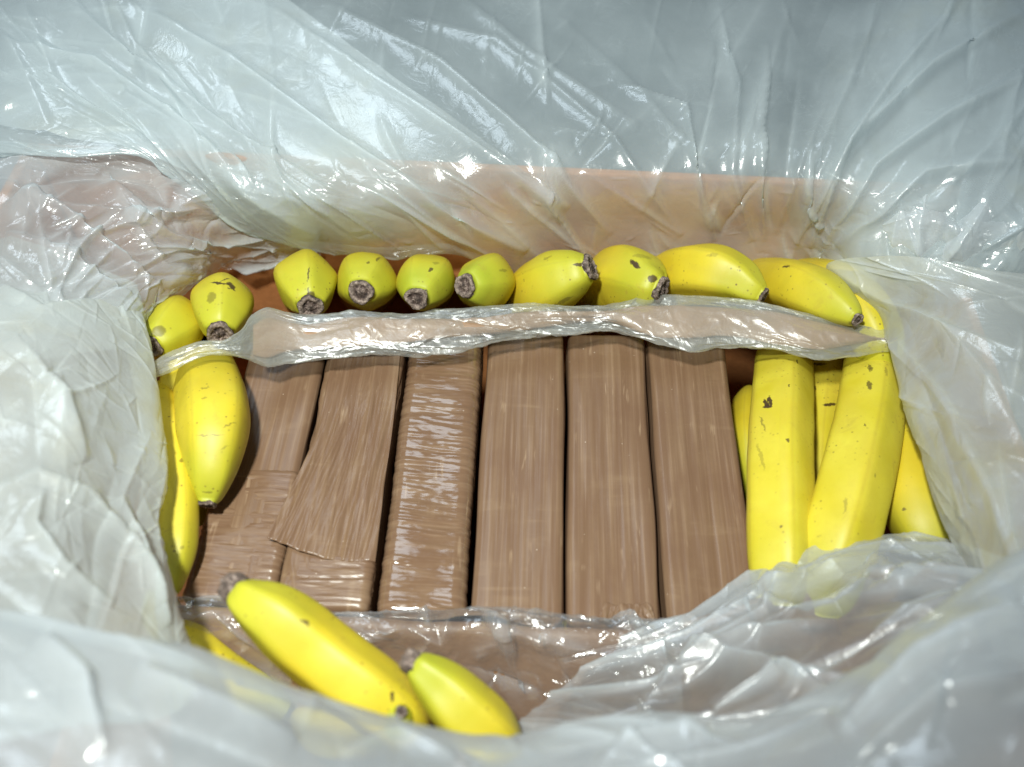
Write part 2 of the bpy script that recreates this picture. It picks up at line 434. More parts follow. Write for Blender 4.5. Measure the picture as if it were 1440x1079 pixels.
# ------------------------------------------------------------------ wrapped packages
def rrect(w_, h_, r, n):
    """rounded rectangle outline (x, z) starting mid bottom, top at z=0, with arc length"""
    pts = []
    for cx, cz, a0 in ((w_/2 - r, -r, 0), (-w_/2 + r, -r, 90), (-w_/2 + r, -h_ + r, 180), (w_/2 - r, -h_ + r, 270)):
        for k in range(13):
            a = math.radians(a0 + 90 * k / 12)
            pts.append((cx + r * math.cos(a), cz + r * math.sin(a)))
    pts = np.array(pts + [pts[0]])
    d = np.concatenate([[0], np.cumsum(np.linalg.norm(np.diff(pts, axis=0), axis=1))])
    # denser on top
    s = np.linspace(0, d[-1], 2000)
    x = np.interp(s, d, pts[:, 0]); z = np.interp(s, d, pts[:, 1])
    wgt = np.where(z > -0.02, 4.0, 0.5); c = np.cumsum(wgt); c = (c - c[0]) / (c[-1] - c[0])
    ss = np.interp(np.linspace(0, 1, n + 1)[:-1], c, s)
    return np.interp(ss, s, x), np.interp(ss, s, z), ss

def package_shell(name, xc, w_, h_, y0, y1, zt, mat, parent, org, style, seed, r=0.006, skew=0.0, cap=True, nl=230, nr=150):
    x, z, s = rrect(w_, h_, r, nr)
    ny = nl
    ys = np.linspace(y0, y1, ny)
    Yg, S = np.meshgrid(ys, s, indexing='ij')
    X = np.tile(x, (ny, 1)); Z = np.tile(z, (ny, 1))
    # outward normals of the outline
    tx = np.roll(x, -1) - np.roll(x, 1); tz = np.roll(z, -1) - np.roll(z, 1)
    l = np.hypot(tx, tz); nx, nz = tz / l, -tx / l
    if (nx * x).sum() < 0: nx, nz = -nx, -nz
    big = vnoise(S * 30, Yg * 14, seed) * 0.0011
    if style == 'cross':
        ph = S * 14 + 0.8 * vnoise(S * 22, Yg * 30, seed + 3)
        a = crumple(S * 16 + 3, (Yg + 0.10 * (X / w_) * 0.05) * 300, seed + 5, 2, 0.9)
        d = big + a * 0.00030 + vnoise(S * 18, Yg * 190, seed + 8) * 0.00040 + crease_field(S, Yg, 300, 2, 7, .04, .0010, .0007, 5)
    elif style == 'band':
        d = big + crumple(S * 22, Yg * 150, seed + 5, 2, 0.9) * 0.00050
    elif style == 'fold':
        d = big + crumple(S * 95 + (Yg - y0) * 26 * np.sign(X), Yg * 9, seed + 5, 3, 0.7) * 0.0009
    else:
        d = big + crumple(S * 120, Yg * 7, seed + 5, 2, 0.5) * 0.00028
    ends = np.minimum((ys - y0), (y1 - ys))
    er = 0.005
    inset = np.where(ends < er, er - np.sqrt(np.maximum(er**2 - (er - ends)**2, 0)), 0)[:, None]
    Vx = X + nx[None] * (d - inset); Vz = Z + nz[None] * (d - inset)
    G = np.stack([xc + Vx + skew * (Yg - (y0 + y1) / 2), Yg, zt + Vz], -1)
    faces = grid_faces(ny, nr, True)
    V = G.reshape(-1, 3); uv = np.stack([S, Yg], -1).reshape(-1, 2)
    if cap:
        fa = []
        for row in (0, ny - 1):
            ci = len(V)
            V = np.vstack([V, G[row].mean(0)]); uv = np.vstack([uv, [0, ys[row]]])
            for j in range(nr):
                a, b = row * nr + j, row * nr + (j + 1) % nr
                fa.append((a, b, ci, ci) if row else (b, a, ci, ci))
        faces = np.vstack([faces, [(f[0], f[1], f[2], f[2]) for f in fa]])
        # triangles as degenerate quads are not allowed: split list
        q = faces[:, 2] != faces[:, 3]
        me_f = [tuple(f) for f in faces[q]] + [tuple(f[:3]) for f in faces[~q]]
        me = bpy.data.meshes.new(name)
        me.from_pydata([tuple(v) for v in (V - np.asarray(org))], [], me_f)
        lay = me.uv_layers.new(name='UVMap')
        vi = np.empty(len(me.loops), dtype=np.int32); me.loops.foreach_get('vertex_index', vi)
        lay.data.foreach_set('uv', uv[vi].astype(np.float32).ravel())
        me.polygons.foreach_set('use_smooth', [True] * len(me.polygons))
        me.materials.append(mat)
        o = bpy.data.objects.new(name, me); C.objects.link(o); o.parent = parent
        return o
    return mesh_obj(name, V, faces, mat, parent, origin=org, uv=uv)

edges = [297, 421, 545, 671, 796, 921, 1047]
xs = [P(e, 675, 0.0)[0] for e in edges]
yf = P(660, 872, 0.0)[1]; yb = 0.384
plab = ['brown taped package at the left end of the row, beside the upright banana',
        'brown taped package with a torn tape flap hanging over its left neighbour',
        'brown package wrapped in glossy cross wrinkled film, white glints on top',
        'smooth brown taped package just right of the glossy wrinkled one',
        'brown taped package with a pale ruffled tape end at its near edge',
        'brown taped package at the right end of the row, beside the upright bananas']
style = ['plain', 'fold', 'cross', 'plain', 'plain', 'plain']
for k in range(6):
    xa, xb = xs[k], xs[k + 1]
    wv = xb - xa - (0.0022 if k != 2 else 0.0042)
    xc = (xa + xb) / 2
    zt = [0.0, 0.001, 0.003, 0.001, 0.0, 0.002][k]
    org = (xc, (yf + yb) / 2, -0.125)
    th = thing('wrapped_package', plab[k], 'package', org, 'brown wrapped packages standing in a row')
    y0 = yf + [0.004, 0.002, 0.0, 0.0, -0.001, -0.001][k]
    package_shell('wrapping', xc, wv, 0.125, y0, yb, zt, M_tape_x if k == 2 else M_tape, th, org, style[k], 20 + k * 7,
                  r=0.0075 if k == 2 else 0.0045, skew=[0.01, 0.008, -0.008, 0, 0.004, 0][k])
    if k == 0:
        package_shell('tape_band', xc, wv + 0.0012, 0.1262, y0 - 0.0008, P(340, 655, 0)[1], zt + 0.0007, M_tape_end, th, org, 'band', 77,
                      r=0.005, skew=0.0, cap=False, nl=120)
    if k == 1:
        package_shell('tape_band', xc, wv + 0.0010, 0.1260, y0 - 0.0008, P(450, 775, 0)[1], zt + 0.0006, M_tape_end, th, org, 'band', 81,
                      r=0.005, skew=0.0, cap=False, nl=70)
        # loose flap of tape lying over the gap to the first package
        L = [(466, 497, .0022), (458, 550, .0026), (446, 600, .0032), (424, 655, .0045), (405, 695, .0048), (390, 727, .0048), (376, 758, .0050)]
        Rr = [(563, 497, .0018), (557, 560, .0020), (548, 630, .0022), (541, 680, .0024), (536, 725, .0024), (532, 760, .0016), (528, 790, .0004)]
        a = catmull([cp(c) for c in L], 110); b = catmull([cp(c) for c in Rr], 110)
        t_ = np.linspace(0, 1, 90)[None, :, None]
        G = a[:, None] * (1 - t_) + b[:, None] * t_
        uu, vv = np.meshgrid(np.linspace(0, 1, 110), np.linspace(0, 1, 90), indexing='ij')
        rag = (uu ** 6) * (-0.0045 * np.sin(vv ** 1.3 * 3.1) + 0.0012 * vnoise(vv * 5, vv * 0, 5))
        G[:, :, 1] += rag
        G[:, :, 2] += crumple(vv * 5.5 + uu * 0.6, uu * 1.2, 61, 3, 0.6) * 0.0016 * (0.3 + uu)
        uvs = np.stack([G[:, :, 0], G[:, :, 1]], -1).reshape(-1, 2)
        fo = mesh_obj('tape_flap', G.reshape(-1, 3), grid_faces(110, 90), M_tape, th, origin=org, uv=uvs)
        so = fo.modifiers.new('s', 'SOLIDIFY'); so.thickness = 0.0003; so.offset = -1
    if k == 4:
        # ruffled tape end
        a = catmull([P(850 + 0.0 * i, 850, zt + .0022) + (P(915, 850, zt + .0022) - P(850, 850, zt + .0022)) * i / 9 for i in range(10)], 60)
        b = catmull([P(838, 873, zt + .003) + (P(922, 874, zt + .003) - P(838, 873, zt + .003)) * i / 9 for i in range(10)], 60)
        t_ = np.linspace(0, 1, 30)[None, :, None]
        G = a[:, None] * (1 - t_) + b[:, None] * t_
        uu, vv = np.meshgrid(np.linspace(0, 1, 60), np.linspace(0, 1, 30), indexing='ij')
        G[:, :, 2] += crumple(uu * 7, vv * 0.8, 31, 2, 0.4) * 0.0014 * (0.2 + vv)
        G[:, :, 1] += (1 - vv) * 0.002 * vnoise(uu * 6, uu * 0, 9)
        fo = mesh_obj('tape_end', G.reshape(-1, 3), grid_faces(60, 30), M_tape, th, origin=org,
                      uv=np.stack([G[:, :, 0], G[:, :, 1]], -1).reshape(-1, 2))
        so = fo.modifiers.new('s', 'SOLIDIFY'); so.thickness = 0.0003; so.offset = -1

# ------------------------------------------------------------------ bananas
def make_banana(label, pts, rad, tip=0.37, tail=0.45, scars=(), roll=0.0, green=1.0, freckle=1.0, angular=0.5, stub=True, seed=0,
                tip_len=0.9, group='yellow bananas packed round the packages', warm=0.8, stub_kind='round', squash=1.0):
    """pts: world points from the tip on; rad: body radius (m)"""
    N, Mx = 110, 60
    S = catmull(pts, N)
    d = np.concatenate([[0], np.cumsum(np.linalg.norm(np.diff(S, axis=0), axis=1))])
    L = d[-1]
    # radius profile
    x1 = d / rad
    def ease(x): x = np.clip(x, 0, 1); return x * x * (3 - 2 * x)
    f = tip + (1 - tip) * (ease(x1 / (1.9 * tip_len) * 0.5 + 0.0) * 2 if False else np.sin(np.clip(x1 / (2.1 * tip_len), 0, 1) * math.pi / 2) ** 0.7)
    x2 = (L - d) / rad
    f *= tail + (1 - tail) * np.sin(np.clip(x2 / 2.6, 0, 1) * math.pi / 2) ** 0.9
    r = rad * f
    T_ = np.gradient(S, axis=0); T_ /= np.linalg.norm(T_, axis=1, keepdims=True)
    ref = Uv - T_[0] * (Uv @ T_[0])
    if np.linalg.norm(ref) < 0.1: ref = Rv - T_[0] * (Rv @ T_[0])
    ref /= np.linalg.norm(ref)
    A = np.zeros((N, 3)); A[0] = ref
    for i in range(1, N):
        v = A[i-1] - T_[i] * (A[i-1] @ T_[i]); A[i] = v / np.linalg.norm(v)
    B = np.cross(T_, A)
    th = np.linspace(0, 2 * np.pi, Mx, endpoint=False)
    seg = 2 * np.pi / 5
    tt = ((th - roll) % seg) - seg / 2
    pent = math.cos(seg / 2) / np.cos(tt)                       # flat sides, corners at the ridges
    pent = pent / pent.mean()
    # soften the corners
    pent = 1 + (pent - 1) * angular
    for _ in range(3): pent = (np.roll(pent, 1) + 2 * pent + np.roll(pent, -1)) / 4
    uneven = 1 + 0.03 * np.sin(th * 2 + seed) + 0.02 * np.sin(th * 3 + seed * 2.1)
    rr = r[:, None] * (pent * uneven)[None, :]
    rr *= 1 + 0.015 * vnoise(np.tile(th[None] * 1.2, (N, 1)), np.tile((d * 60)[:, None], (1, Mx)), 40 + seed)
    G = S[:, None] + A[:, None] * (np.cos(th)[None, :, None] * rr[:, :, None]) + B[:, None] * (np.sin(th)[None, :, None] * rr[:, :, None] * squash)
    org = S[N // 2].copy()
    t = thing('banana', label, 'banana', org, group)
    V = np.vstack([G.reshape(-1, 3), S[0] + T_[0] * rad * 0.03, S[-1]])
    uv = np.stack([np.tile(d[:, None], (1, Mx)), np.tile(((th - roll) / (2 * np.pi))[None], (N, 1))], -1).reshape(-1, 2)
    uv = np.vstack([uv, [0, 0], [L, 0]])
    faces = [tuple(x) for x in grid_faces(N, Mx, True)]
    for j in range(Mx):
        faces.append(((j + 1) % Mx, j, N * Mx)); faces.append(((N-1) * Mx + j, (N-1) * Mx + (j + 1) % Mx, N * Mx + 1))
    sp = []
    if scars:
        gx, gy, gz = pix(G.reshape(-1, 3))
        for (sx, sy, ln, wd, ang, dark) in scars:
            cand = np.hypot(gx - sx, gy - sy)
            ok = cand < cand.min() + 5
            idx = np.where(ok)[0]; i = idx[np.argmin(gz[idx])]
            hit = P(sx, sy, depth=gz[i]); m = gz[i] / FPX
            a = math.radians(ang)
            da = Rv * math.cos(a) + Uv * math.sin(a); db = -Rv * math.sin(a) + Uv * math.cos(a)
            sp.append((hit - org, da, ln / 2 * m, db, wd / 2 * m, dark))
    mat = banana_material('banana_peel', sp, org, green, freckle, warm)
    me = bpy.data.meshes.new('peel')
    me.from_pydata([tuple(v) for v in V - org], [], faces)
    lay = me.uv_layers.new(name='UVMap')
    vi = np.empty(len(me.loops), dtype=np.int32); me.loops.foreach_get('vertex_index', vi)
    uu = uv[vi].copy()
    # seam: last column wraps
    lo = np.array([p.loop_start for p in me.polygons]); 
    lt = np.array([p.loop_total for p in me.polygons])
    for s_, n_ in zip(lo, lt):
        c = uu[s_:s_+n_, 1]
        if c.max() - c.min() > 0.5: uu[s_:s_+n_, 1] = np.where(c < c.max() - 0.5, c + 1, c)
    lay.data.foreach_set('uv', uu.astype(np.float32).ravel())
    me.polygons.foreach_set('use_smooth', [True] * len(me.polygons))
    me.materials.append(mat)
    o = bpy.data.objects.new('peel', me); C.objects.link(o); o.parent = t
    if stub:
        rs = np.random.RandomState(seed + 3)
        r0 = r[0]
        K, J = 12, 40
        ax = -T_[0]
        prof = [(1.06, -0.14), (1.04, -0.02), (1.08, 0.08), (1.06, 0.20), (0.94, 0.27), (0.78, 0.25), (0.66, 0.17), (0.52, 0.10), (0.38, 0.14), (0.24, 0.22), (0.12, 0.24), (0.03, 0.24)]
        thj = np.linspace(0, 2 * np.pi, J, endpoint=False)
        rows = []
        for q, (a_, h_) in enumerate(prof):
            wob = 1 + 0.10 * rs.randn(J) * 0.6 + 0.07 * np.sin(thj * 3 + seed) + 0.05 * np.sin(thj * 5 + seed * 3)
            wob = (np.roll(wob, 1) + wob + np.roll(wob, -1)) / 3
            rad_ = r0 * a_ * wob
            hh = r0 * (h_ * 1.3 + 0.05 * rs.randn(J))
            if stub_kind == 'long': hh = hh * 2.4 + (0.35 * r0 * np.cos(thj - 1.0) if q > 2 else 0)
            rows.append(S[0] + ax * hh[:, None] + A[0] * (np.cos(thj) * rad_)[:, None] + B[0] * (np.sin(thj) * rad_)[:, None])
        SV = np.array(rows).reshape(-1, 3)
        so2 = mesh_obj('blossom_end' if stub_kind == 'round' else 'stalk_end', SV, grid_faces(K, J, True), M_stub, t, origin=org)
        ra = so2.data.attributes.new('ring', 'FLOAT', 'POINT')
        ra.data.foreach_set('value', np.repeat([0.0, 0.1, 0.35, 0.6, 1.0, 0.9, 0.35, 0.0, 0.1, 0.4, 0.3, 0.3], J).astype(np.float32))
    return t

def path(lst):
    """(px, py, z, extra depth)"""
    out = []
    for c in lst:
        p = P(c[0], c[1], c[2]); dz = pix(p)[2]
        out.append(P(c[0], c[1], depth=dz + (c[3] if len(c) > 3 else 0)))
    return out

RB = 0.0195
def end_on(tipx, tipy, bx, by, z=0.03, wid=84, dx=0, lean=10, deep=0.11):
    """banana seen from its tip, body running away and down into the box"""
    d0 = pix(P(tipx, tipy, z))[2]
    r = wid / 2 / FPX * (d0 + 0.03)
    pts = [P(tipx, tipy, depth=d0), P(tipx * 0.62 + bx * 0.38, tipy * 0.62 + by * 0.38, depth=d0 + 0.007),
           P(tipx * 0.15 + bx * 0.85, tipy * 0.15 + by * 0.85, depth=d0 + 0.022), P(bx + dx, by, depth=d0 + 0.05),
           P(bx + dx * 2, by + lean, depth=d0 + 0.05 + deep * 0.5), P(bx + dx * 3, by + lean * 3, depth=d0 + 0.05 + deep)]
    return pts, r

p, r = end_on(214, 486, 250, 458, z=0.026, wid=80, lean=25)
make_banana('banana half hidden at the far left corner, tip pressed against the film', p, r, scars=[(222, 466, 22, 16, 20, 0.6)], seed=1, roll=0.3, warm=1)
p, r = end_on(309, 467, 313, 428, z=0.03, wid=86, lean=25)
make_banana('banana with black scratch marks above its tip, at the left corner', p, r,
            scars=[(306, 398, 34, 4, -6, 0.95), (322, 401, 22, 6, -50, 0.95), (314, 392, 14, 3, 40, 0.9), (296, 418, 14, 18, 0, 0.5)], seed=2, roll=0.1)
p, r = end_on(436, 430, 430, 395, z=0.034, wid=86)
make_banana('banana with a dark line running up from its tip, leftmost of the straight far row', p, r,
            scars=[(433, 385, 26, 3, 92, 0.8), (434, 410, 14, 3, 90, 0.6), (437, 414, 12, 10, 0, 0.8)], seed=3, roll=0.0, angular=0.7)
p, r = end_on(508, 410, 516, 395, z=0.036, wid=84)
make_banana('banana with a round centred tip, second in the straight far row', p, r, scars=[(530, 363, 10, 4, 80, 0.7), (517, 368, 5, 4, 0, 0.7)], seed=4, roll=0.6)
p, r = end_on(586, 419, 600, 395, z=0.034, wid=80)
make_banana('greenish banana with a low tip, third in the straight far row', p, r, scars=[(605, 379, 10, 5, 40, 0.85), (612, 369, 12, 6, 0, 0.35)], seed=5, roll=0.9, green=1.3)
p, r = end_on(655, 402, 686, 398, z=0.036, wid=80)
make_banana('banana with green shoulder and tip pointing left, in the far row', p, r, scars=[(708, 380, 14, 5, 10, 0.4)], seed=6, roll=0.4, green=1.35)

def body(label, pts, wid, **kw):
    m = np.array(path(pts)); dz = pix(m[len(m) // 2])[2]
    kw.setdefault('warm', 0.8)
    return make_banana(label, m, wid / 2 / FPX * dz, **kw)
body('banana lying at a slant, its black tip pointing up right over its neighbour',
     [(828, 377, .040), (812, 383, .040, .006), (780, 397, .036, .02), (750, 415, .02, .04), (735, 440, .0, .07), (730, 470, -.02, .10)], 84,
     scars=[(815, 372, 18, 5, 0, 0.9), (790, 424, 40, 4, 25, 0.5), (770, 362, 14, 5, 30, 0.4)], seed=7, roll=0.2, tip=0.38)
body('banana with a black slit above its tip, beside the slanted one',
     [(928, 407, .036), (914, 402, .038, .005), (890, 393, .036, .02), (865, 395, .03, .04), (850, 420, .01, .07), (845, 450, -.02, .10)], 88,
     scars=[(893, 371, 20, 8, -55, 0.98), (918, 392, 14, 12, 0, 0.9), (905, 360, 30, 8, -10, 0.3)], seed=8, roll=0.7, tip=0.36, freckle=1.4)
body('large humped banana with its dark tip touching the wrapped fold, centre right',
     [(1072, 416, .034), (1058, 408, .036, .003), (1035, 394, .038, .008), (1000, 384, .036, .012), (960, 388, .03, .03), (930, 410, .01, .05), (915, 440, -.02, .09)], 84,
     scars=[(1002, 358, 18, 6, 0, 0.25)], seed=9, roll=0.3, tip=0.26, freckle=1.2, tip_len=1.25, angular=0.9)
body('long banana sloping down right with a small black tip on the wrapped fold',
     [(1205, 449, .048), (1190, 438, .047, .002), (1150, 415, .042, .008), (1105, 400, .030, .02), (1060, 400, .01, .045), (1030, 420, -.02, .08)], 74,
     scars=[(1108, 374, 10, 4, 0, 0.9)], seed=10, roll=0.5, tip=0.22, tip_len=1.3)
body('banana curving down against the right film, last of the far row',
     [(1238, 520, .012), (1232, 478, .024), (1212, 436, .032, .004), (1184, 408, .032, .010), (1142, 396, .022, .028), (1100, 402, .0, .05)], 72,
     seed=11, roll=0.2, stub=False, tip=0.6)
# left side
body('broad banana pointing down with grey tip and scratches, resting on the leftmost package',
     [(291, 708, .016), (293, 692, .018), (297, 655, .024), (301, 605, .028), (299, 565, .024, .006), (291, 535, .014, .020), (282, 520, -.01, .04), (268, 510, -.04, .07)], 99,
     scars=[(295, 612, 40, 2.5, 2, 0.5), (322, 597, 20, 2, 25, 0.5), (286, 546, 14, 3, 5, 0.5), (315, 630, 16, 2, 30, 0.35), (291, 693, 16, 4, 0, 0.5), (286, 560, 10, 3, 0, 0.4)],
     seed=12, roll=0.95, tip=0.25, tip_len=1.45, green=1.1)
body('banana seen behind the broad left one, only its shoulder showing',
     [(275, 740, -.03), (268, 700, -.02), (262, 640, -.012), (258, 585, -.005), (258, 540, .0), (270, 500, -.01)], 62, seed=13, stub=False, roll=0.1)
body('narrow long banana pressed between the left film and the packages',
     [(242, 836, .010), (243, 810, .014), (249, 760, .018), (250, 700, .02), (243, 640, .018), (232, 590, .012), (222, 545, 0.0)], 56,
     scars=[(254, 648, 10, 6, 0, 0.6), (255, 770, 6, 4, 0, 0.4)], seed=14, roll=0.5, stub=False, tip=0.25, tip_len=1.3)
# right side
body('pale banana standing tight against the right end package, dark hooked scar on it',
     [(1098, 850, .0), (1098, 790, .010), (1097, 720, .014), (1096, 640, .014), (1099, 570, .006), (1101, 520, -.006, .010), (1104, 495, -.03, .03)], 92,
     scars=[(1079, 567, 6, 14, 0, 0.97), (1085, 563, 5, 18, -10, 0.97), (1081, 572, 12, 6, 10, 0.97), (1109, 620, 5, 5, 0, 0.8), (1124, 508, 9, 4, 60, 0.9), (1111, 542, 5, 3, 60, 0.8), (1074, 595, 3, 26, 4, 0.5), (1099, 741, 4, 4, 0, 0.7), (1071, 640, 4, 50, 2, .3)],
     warm=0.1, seed=15, roll=0.35, stub=False, tip=0.7, green=0.35, freckle=0.6, angular=0.8)
body('shaded banana lying deeper between two upright ones, brown nick across it',
     [(1150, 790, -.05), (1150, 700, -.035), (1154, 620, -.03), (1160, 560, -.03), (1164, 520, -.035), (1168, 495, -.05)], 66,
     scars=[(1168, 569, 22, 5, 4, 0.95), (1148, 545, 6, 8, 0, 0.8), (1152, 512, 22, 5, 0, 0.85)], warm=0.1, seed=16, roll=0.1, stub=False, tip=0.7, green=0.5)
body('broad banana with two dark flecks near its top, leaning by the right film',
     [(1150, 850, -.005), (1166, 800, .01), (1186, 735, .020), (1204, 665, .022), (1218, 600, .016), (1225, 550, .008), (1227, 515, -.006, .012), (1222, 495, -.03, .035)], 95,
     scars=[(1227, 517, 14, 5, 60, 0.75), (1225, 541, 16, 6, 65, 0.75), (1249, 522, 16, 5, 70, 0.35), (1218, 598, 4, 4, 0, 0.8), (1232, 670, 3, 6, 0, 0.6), (1190, 712, 3, 26, -20, 0.35)],
     warm=0.1, seed=17, roll=0.9, stub=False, tip=0.8, freckle=0.8, angular=0.75, green=0.7)
body('banana tucked half under the right film edge',
     [(1330, 800, .0), (1310, 755, .006), (1288, 700, .006), (1274, 640, .0), (1264, 580, -.01), (1258, 530, -.02)], 96,
     scars=[(1273, 717, 6, 3, 0, 0.7)], seed=18, roll=0.6, stub=False, tip=0.35, freckle=0.5, warm=1)
body('greenish banana deep beside the right end package, mostly in shade',
     [(1060, 700, -.05), (1054, 650, -.035), (1051, 610, -.034), (1053, 575, -.045), (1060, 560, -.07)], 52, seed=19, roll=0.0, stub=False, tip=0.6, green=1.2)
# near side
body('large blurred banana crossing the near edge, gnarled stalk at its upper left end',
     [(336, 832, .062), (352, 846, .062), (392, 872, .058), (440, 912, .05), (486, 948, .045), (526, 978, .04), (556, 1006, .03), (570, 1030, .0)], 100,
     scars=[(427, 874, 12, 6, -20, 0.9), (433, 878, 4, 8, 0, 0.8), (552, 980, 5, 16, 0, 0.95), (386, 951, 14, 6, 0, 0.7)],
     seed=20, roll=0.55, tip=0.40, tip_len=1.15, green=1.0, stub_kind='long', freckle=0.9, angular=0.85)
body('smaller banana with green shoulder pointing up left at the near edge',
     [(582, 934, .056), (593, 942, .055), (620, 965, .050), (654, 1000, .044), (688, 1032, .036), (718, 1065, .01)], 88,
     seed=21, roll=0.75, tip=0.36, tip_len=1.25, green=1.15, freckle=0.7, stub_kind='long', angular=0.85)
body('banana hidden behind the near film, only its small brown tip showing',
     [(564, 1001, .050), (552, 1012, .046, .01), (520, 1030, .03, .02), (470, 1035, .02, .03), (420, 1010, .01, .04)], 70, seed=22, roll=0.1, tip=0.2, freckle=0.5)
body('banana behind the near film at the lower left, a yellow sliver of it showing',
     [(400, 1000, -.02), (350, 970, -.01), (300, 935, 0.0), (270, 908, 0.0), (240, 880, -.01), (215, 840, -.03)], 60, seed=23, roll=0.1, stub=False, tip=0.5, warm=1)

# ------------------------------------------------------------------ rear fold: brown paper wrapped in film
def strip(name, lst, mat, parent, org, thick, seed, crum=0.0012, n=420, m=60, power=0.75):
    """lst: (px, top py, bottom py, z)"""
    top = catmull([P(a, b, z + 0.004) for a, b, c, z in lst], n); bot = catmull([P(a, c, z - 0.002) for a, b, c, z in lst], n)
    cen = (top + bot) / 2; h = (top - bot) / 2
    th = np.linspace(0, 2 * np.pi, m, endpoint=False)
    cs, sn = np.cos(th), np.sin(th)
    cx = np.sign(cs) * np.abs(cs) ** power; sx = np.sign(sn) * np.abs(sn) ** 0.9
    nn = (CAM - cen); nn /= np.linalg.norm(nn, axis=1, keepdims=True)
    G = cen[:, None] + h[:, None] * cx[None, :, None] + nn[:, None] * (sx * thick)[None, :, None]
    s = np.linspace(0, 1, n)
    S, TH = np.meshgrid(s * 30, np.arange(m) / m * 6, indexing='ij')
    rel = crumple(S * 0.22, TH * 0.55, seed, 4, 0.8) * crum
    d = G - cen[:, None]; d /= np.linalg.norm(d, axis=2, keepdims=True) + 1e-9
    wmask = np.sin(np.linspace(0, math.pi, n)) ** 0.3
    Lw = np.linalg.norm(np.diff(cen, axis=0), axis=1).sum()
    UU, VV = np.meshgrid(np.linspace(0, Lw, n), np.linspace(0, 0.07, m), indexing='ij')
    rel = rel + (crease_field(UU, VV, 60, 12, 14, .08, .0042, crum * 1.0, seed + 1) + crease_field(UU, VV, 130, 50, 40, .022, .0016, crum * 0.16, seed + 2)) * np.sin(np.linspace(0, np.pi, m))[None] ** 0.3
    G = G + d * (rel * wmask[:, None])[:, :, None]
    return mesh_obj(name, G.reshape(-1, 3), grid_faces(n, m, True), mat, parent, origin=org)
so_ = P(800, 455, 0.02)
fold = thing('wrapped_fold', 'long film wrapped fold of brown paper lying across the far ends of the packages', 'padding', so_)
SL = [(212, 512, 532, .036), (240, 494, 522, .040), (275, 482, 505, .042), (315, 480, 501, .042), (338, 468, 505, .040), (356, 445, 509, .036), (376, 434, 514, .032), (400, 440, 509, .028), (430, 446, 506, .026),
      (500, 441, 495, .026), (560, 443, 493, .026), (620, 438, 489, .026), (680, 435, 480, .026), (740, 430, 473, .026), (800, 433, 469, .026), (858, 431, 463, .026), (905, 421, 476, .028),
      (960, 418, 486, .030), (1030, 424, 486, .031), (1090, 433, 492, .033), (1150, 447, 500, .034), (1200, 457, 497, .034), (1232, 463, 491, .034), (1262, 462, 492, .036)]
strip('film_sleeve', SL, M_sleeve, fold, so_, 0.0048, 101, 0.0030, n=900, m=110, power=0.9)
SP = [(a, b + 9 + 4 * math.sin(a * .021), c - 11 - 3 * math.sin(a * .033), z - 0.001) for a, b, c, z in SL if a > 350]
strip('paper', SP, M_paper, fold, so_, 0.0034, 131, 0.0010, n=200, m=40)

